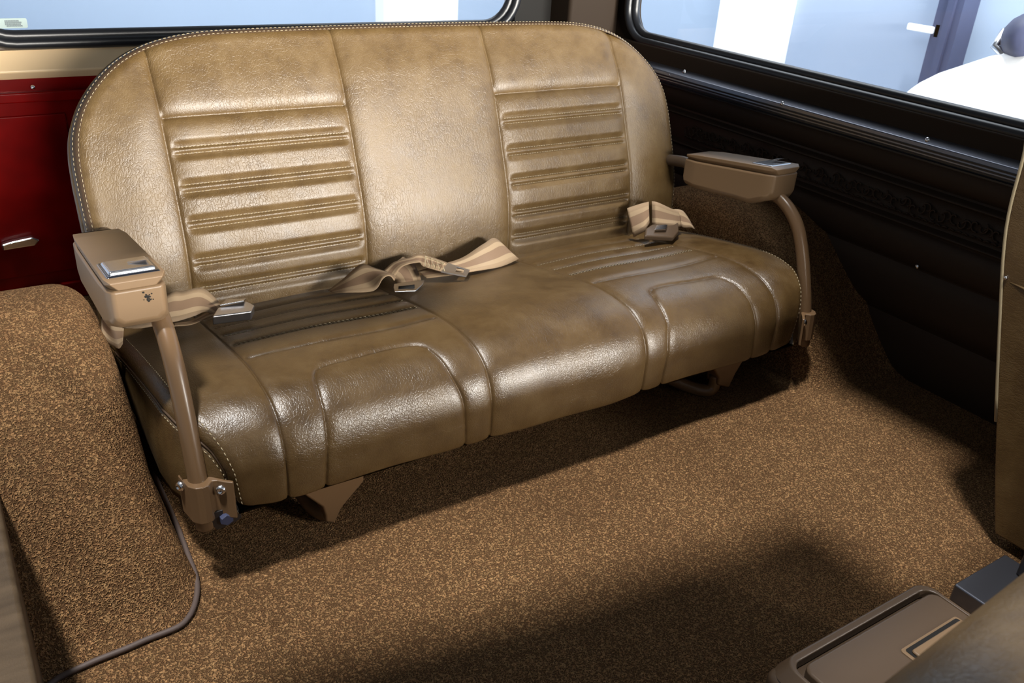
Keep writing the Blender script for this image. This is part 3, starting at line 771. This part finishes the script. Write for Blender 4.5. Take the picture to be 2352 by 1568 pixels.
# zigzag sewing on the belt end
zz = []
for k in range(9):
    u = k/8; a = at(968+52*u, 588+19*u, 1, 1.247-.036*u); b_ = at(974+44*u, 613+11*u, 1, 1.203-.022*u)
    zz.append((a if k % 2 else b_)+Vector((0, -.0035, .0032)))
MB().tube(zz, .0009, 5).build('cross_stitching', M['thread'], belt3)
MB().tube([zz[0], zz[0].lerp(zz[1], 1.0), at(1018,606,1,1.213)+Vector((0,-.002,.002)), at(980,614,1,1.203)+Vector((0,-.002,.002))], .0008, 5).build('cross_stitching', M['thread'], belt3)
o = [at(1012,626,1,1.178), at(1028,606,1,1.212), at(1079,622,1,1.185), at(1071,637,1,1.158)]
c0 = sum(o, Vector())/4
h = [at(1045,626,1,1.1765), at(1049,616,1,1.193), at(1066,620,1,1.185), at(1063,629,1,1.168)]
b = MB(); up = Vector((0, -.0006, .0024))
b.add(o+h+[p+up for p in o]+[p+up for p in h], [(8,9,13,12),(9,10,14,13),(10,11,15,14),(11,8,12,15),(0,4,5,1),(1,5,6,2),(2,6,7,3),(3,7,4,0),(0,1,9,8),(1,2,10,9),(2,3,11,10),(3,0,8,11),(4,12,13,5),(5,13,14,6),(6,14,15,7),(7,15,12,4)])
b.build('tongue', M['steel'], belt3, smooth=False, bevel=.0006, label='steel tongue with square hole')
# right belt with brown push-button buckle
belt4 = empty('seat_belt', (1.19, 1.25, .2), 'tan lap belt with brown push-button buckle at the right end of the seat', 'seat belt')
ribbon(E(1, 0, 0, (1440,478,1455,545,1.262,1.23), (1470,468,1480,530,1.245,1.21), (1490,463,1492,512,1.235,1.215)), M['belt'], 'strap', belt4)
ribbon(E(1, 0, 0, (1497,462,1497,520,1.232,1.22), (1512,465,1512,520,1.222,1.205), (1545,480,1550,520,1.228,1.20), (1562,485,1565,520,1.24,1.21)), M['belt'], 'strap', belt4)
ribbon(E(1, 0, 0, (1542,480,1560,512,1.245,1.225), (1565,482,1570,522,1.235,1.215), (1578,495,1588,522,1.225,1.205), (1590,515,1596,525,1.215,1.20)), M['belt'], 'strap', belt4)
P = [at(1482,541,1,1.175), at(1548,545,1,1.165), at(1560,530,1,1.180), at(1559,510,1,1.21), at(1498,514,1,1.21), at(1484,524,1,1.20)]
b = MB(); n5 = len(P); lowp = [p-Vector((0, -.003, .010)) for p in P]
b.add(lowp+P, [tuple(range(n5))[::-1], tuple(range(n5, 2*n5))]+[(i, (i+1) % n5, (i+1) % n5+n5, i+n5) for i in range(n5)])
bk = b.build('buckle', M['plastic_dark'], belt4, bevel=.003, label='brown plastic buckle')
P = [at(1502,529,1,1.185), at(1528,528,1,1.183), at(1532,517,1,1.20), at(1506,518,1,1.20)]
slab([p+Vector((0, -.002, .0025)) for p in P], (0, -.3, 1), .003, 'release_button', M['chrome'], bk, .001)

# ------------------------------------------------------------------ front seats and console
ps = empty('front_seat', (1.30, .40, 0), 'olive leather front seat back standing at the right edge of the frame', 'seat')
XS = 1.165
L = [(p.y, p.z) for p in (at(x, y, 0, XS) for x, y in ((2283,1225),(2284,1060),(2295,760),(2310,530),(2350,362)))]
L = L+[(L[-1][0]+.004, L[-1][1]+.035), (L[-1][0]-.012, L[-1][1]+.062)]
P = catmull(L, 6); rear = [tuple(p) for p in P]; front = [(y-.11, z-.0) for y, z in rear[::-1]]
front = [(y-.02*min(1, max(0, 1-z/.5)), z) for y, z in front]; poly = rear+[(rear[-1][0]-.03, rear[-1][1]+.012), (rear[-1][0]-.075, rear[-1][1]+.010)]+front
b = MB(); b.prism(poly, XS, 1.47, 0)
bk = b.build('backrest', M['leather_shaded'], ps, bevel=.02, seg=4)
MB().tube([(XS+.003, y+.000, z) for y, z in rear[8:]], .0035, 8).build('piping', M['thread'], bk)
# horizontal seam
pq = at(2312, 645, 0, XS)
MB().tube([(XS+.002, pq.y+.001, pq.z), (XS-.0005, pq.y-.03, pq.z-.002), (XS-.0005, pq.y-.10, pq.z-.004)], .0018, 6).build('seam_cord', M['leather'], bk)
MB().lathe([(.003, 0), (.002, .003)], (XS, pq.y+.002, pq.z+.004), (-1, 0, 0), 8).build('stud', M['chrome'], bk)
MB().box((1.16, -.05, .14), (1.47, .36, .26)).build('seat_base', M['leather_shaded'], ps, bevel=.03, seg=4)
MB().box((1.00, .05, .002), (1.12, .40, .030)).build('mounting_rail', M['rail'], ps, bevel=.003, smooth=False)
MB().box((1.09, .05, .03), (1.165, .37, .15)).build('riser', M['dark_metal'], ps, bevel=.005, smooth=False)

con = empty('center_console', (.72, .2, 0), 'brown plastic console box with hinged lid and latch slot in the lower right corner', 'console')
ZC = .12
a = at(2090, 1325, 2, ZC); c = at(1790, 1505, 2, ZC)
xa, xb, yr = c.x-.004, a.x+.006, (a.y+c.y)/2
body = MB().box((xa-.012, -.15, 0), (xb+.012, yr, ZC-.012)).build('body', M['plastic_dark'], con, bevel=.012, seg=4)
b = MB(); P = rrect(xa-.010, xb+.010, -.14, yr-.002, .02, 5)
G0 = [(x, y, ZC-.014) for x, y in P]; n = len(P)
ri = rrect(xa+.004, xb-.004, -.12, yr-.018, .014, 5)
rl = rrect(xa+.000, xb-.000, -.13, yr-.010, .018, 5)
V = G0+[(x, y, ZC+.002) for x, y in rl]+[(x, y, ZC+.001) for x, y in ri]+[(x, y, ZC-.010) for x, y in ri]
F = []
for k in range(3):
    for i in range(n): F.append((k*n+i, k*n+(i+1) % n, (k+1)*n+(i+1) % n, (k+1)*n+i))
MB().add(V, F).build('rim', M['plastic_dark'], con, bevel=.002)
lid = MB().prism(rrect(xa+.010, xb-.006, -.115, yr-.026, .012, 5), ZC-.012, ZC+.0035, 2).build('lid', M['plastic_dark'], con, bevel=.0035, seg=3)
q0, q1 = at(2085, 1500, 2, ZC+.004), at(2200, 1428, 2, ZC+.004)
ym = (q0.y+q1.y)/2
MB().prism(rrect(q0.x-.004, q1.x+.006, ym-.016, ym+.007, .004, 4), ZC+.0032, ZC+.0048).build('latch_surround', M['plastic'], lid, bevel=.0008)
MB().prism(rrect(q0.x, q1.x+.003, ym-.013, ym+.004, .003, 4), ZC+.0040, ZC+.0052).build('latch_slot', M['matt_black'], lid, smooth=False)
MB().prism(rrect(q0.x+.003, q1.x+.001, ym-.012, ym-.001, .003, 4), ZC+.0045, ZC+.0085).build('latch', M['plastic'], lid, bevel=.002, seg=3)

ds = empty('front_seat', (.45, .1, 0), 'out-of-focus top roll of the nearest front seat, bottom right corner', 'seat')
p0 = at(2070, 1600, 2, .47); p1 = at(2400, 1330, 2, .47)
d = (p1-p0); d.z = 0; d.normalize(); nrm = Vector((d.y, -d.x, 0))
r = .060
c0 = p0+nrm*r*.9-Vector((0, 0, .0)); 
S0, S1 = c0-d*.35, c0+d*.45
prof = [(math.cos(t)*r, math.sin(t)*r*1.0) for t in np.linspace(math.pi, 0, 14)]
prof = [(-r*.95, -.34), (-r, -.12)]+prof+[(r, -.12), (r*.95, -.34)]
V = []; F = []
n = len(prof)
for k, (q, sc) in enumerate(((S0, .7), (S0+d*.03, .95), (S0+d*.06, 1), (S1-d*.06, 1), (S1-d*.03, .95), (S1, .7))):
    for u, v in prof: V.append(q+nrm*u*sc+Vector((0, 0, v*sc if v > 0 else v)))
for k in range(5):
    for i in range(n): F.append((k*n+i, k*n+(i+1) % n, (k+1)*n+(i+1) % n, (k+1)*n+i))
F += [tuple(range(n)), tuple(range(5*n, 6*n))[::-1]]
bb = mesh('backrest', V, F, M['leather'], ds)
MB().tube([q+nrm*(r*1.0)+Vector((0, 0, -.02)) for q in (S0+d*.06, S1-d*.06)], .004, 8).build('piping', M['thread'], bb)

# ------------------------------------------------------------------ outside, seen through the glass
GZ = -.62
struct('floor_outside', MB().box((-6, -6, GZ-.05), (9, 9, GZ)), M['out_floor'], smooth=False)
XW = 3.6
def xy(px, py): p = at(px, py, 0, XW); return p.y, p.z
yA = xy(1655,60)[0]; yB = xy(1815,80)[0]; yC = xy(2200,0)[0]; yD = xy(2220,60)[0]; yE = xy(2175,10)[0]
struct('wall_outside_right', MB().box((XW+.05, -3, GZ), (XW+.12, 7, 2.4)), M['out_blue'], smooth=False)
struct('trim_9', MB().box((XW-.04, yB, GZ), (XW+.05, yB+(yA-yB)*.27, 2.4)).box((XW-.03, yB+(yA-yB)*.29, GZ), (XW+.05, yA, 2.4)), M['out_white'], smooth=False)
d1 = struct('door_1', MB().box((XW, yE, GZ), (XW+.05, yB, 2.2)), M['out_door'], smooth=False)
hp = at(2125, 66, 0, XW-.05)
b = MB(); b.box((XW-.07, hp.y-.05, hp.z-.014), (XW-.05, hp.y+.075, hp.z+.014)).box((XW-.06, hp.y-.075, hp.z-.03), (XW, hp.y-.045, hp.z+.03))
b.build('handle', M['car_white'], d1, bevel=.006)
b = MB(); b.box((XW-.06, yD, GZ), (XW+.05, yE, 2.3)).box((XW-.075, yD+.03, GZ), (XW-.06, yE-.05, 2.3))
struct('trim_10', b, M['out_dark'], smooth=False)
struct('wall_outside_back', MB().box((-6, 6.5, GZ), (9, 6.6, 3)), M['out_blue'], smooth=False)
xw = at(875, 0, 1, 6.4).x
struct('wall_outside_corner', MB().box((xw, 6.35, GZ), (xw+1.6, 6.5, 3)), M['out_white'], smooth=False)
car = empty('parked_car', (2.7, 1.2, GZ), 'white car whose rounded front wing shows through the right window', 'car')
XC = 2.35
pp = [at(x, y, 0, XC) for x, y in ((2050,240),(2068,212),(2080,202),(2100,188),(2140,168),(2200,148),(2260,128),(2310,113),(2352,104),(2440,90))]
sec = [(p.y, p.z) for p in pp]; sec = [(sec[0][0]+.01, GZ+.25)]+sec+[(sec[-1][0]-1.2, sec[-1][1]+.08), (sec[-1][0]-1.2, GZ+.25)]
b = MB(); b.prism([(y, z) for y, z in sec], XC, XC+.75, 0)
b.build('wing', M['car_white'], car, bevel=.04, seg=4)
mc = at(2345, 85, 0, XC+.05)
b = MB(); b.lathe([(.001,-.075),(.03,-.07),(.052,-.05),(.062,-.01),(.058,.03),(.045,.05),(.001,.052)], mc+Vector((0,-.02,0)), (-.55, -.6, .1), 16)
mi = b.build('mirror', M['out_dark'], car)
MB().tube([mc+Vector((0, .045, .01)), mc+Vector((-.02, .05, -.03)), mc+Vector((-.02, .01, -.052)), mc+Vector((0, -.05, -.05))], .011, 8).build('mirror_trim', M['chrome'], mi)
MB().tube([mc+Vector((0, -.06, -.05)), mc+Vector((.02, -.03, -.10))], .02, 8).build('mirror_stalk', M['car_white'], mi)
for yy in (-.1,):
    MB().lathe([(.30, 0), (.33, .03), (.33, .17), (.30, .2)], (XC+.04, sec[3][0]-.75, GZ+.33), (1, 0, 0), 24).build('wheel', M['rubber'], car)
# sticker on the rear glass
s0, s1 = at(-2, 66, 1, YB-.006), at(61, 42, 1, YB-.006)
st_ = empty('window_sticker', (s0.x, YB, s0.z), 'small pale sticker with grey print in the corner of the rear window', 'sticker')
MB().prism(rrect(s0.x, s1.x, s0.z, s1.z, .003, 3), YB-.0040, YB-.0030, 1).build('label_paper', M['sticker'], st_, smooth=False)
for k in range(4):
    z = s1.z-.003-k*(s1.z-s0.z)*.17; x = s0.x+.011+(.002 if k == 3 else 0)
    b = MB()
    for q in range(9):
        x1 = x+.0016+random.random()*.0014; b.box((x, YB-.0048, z-.0025), (x1, YB-.0041, z)); x = x1+.0006
    b.build('print', M['ink'], st_, smooth=False)
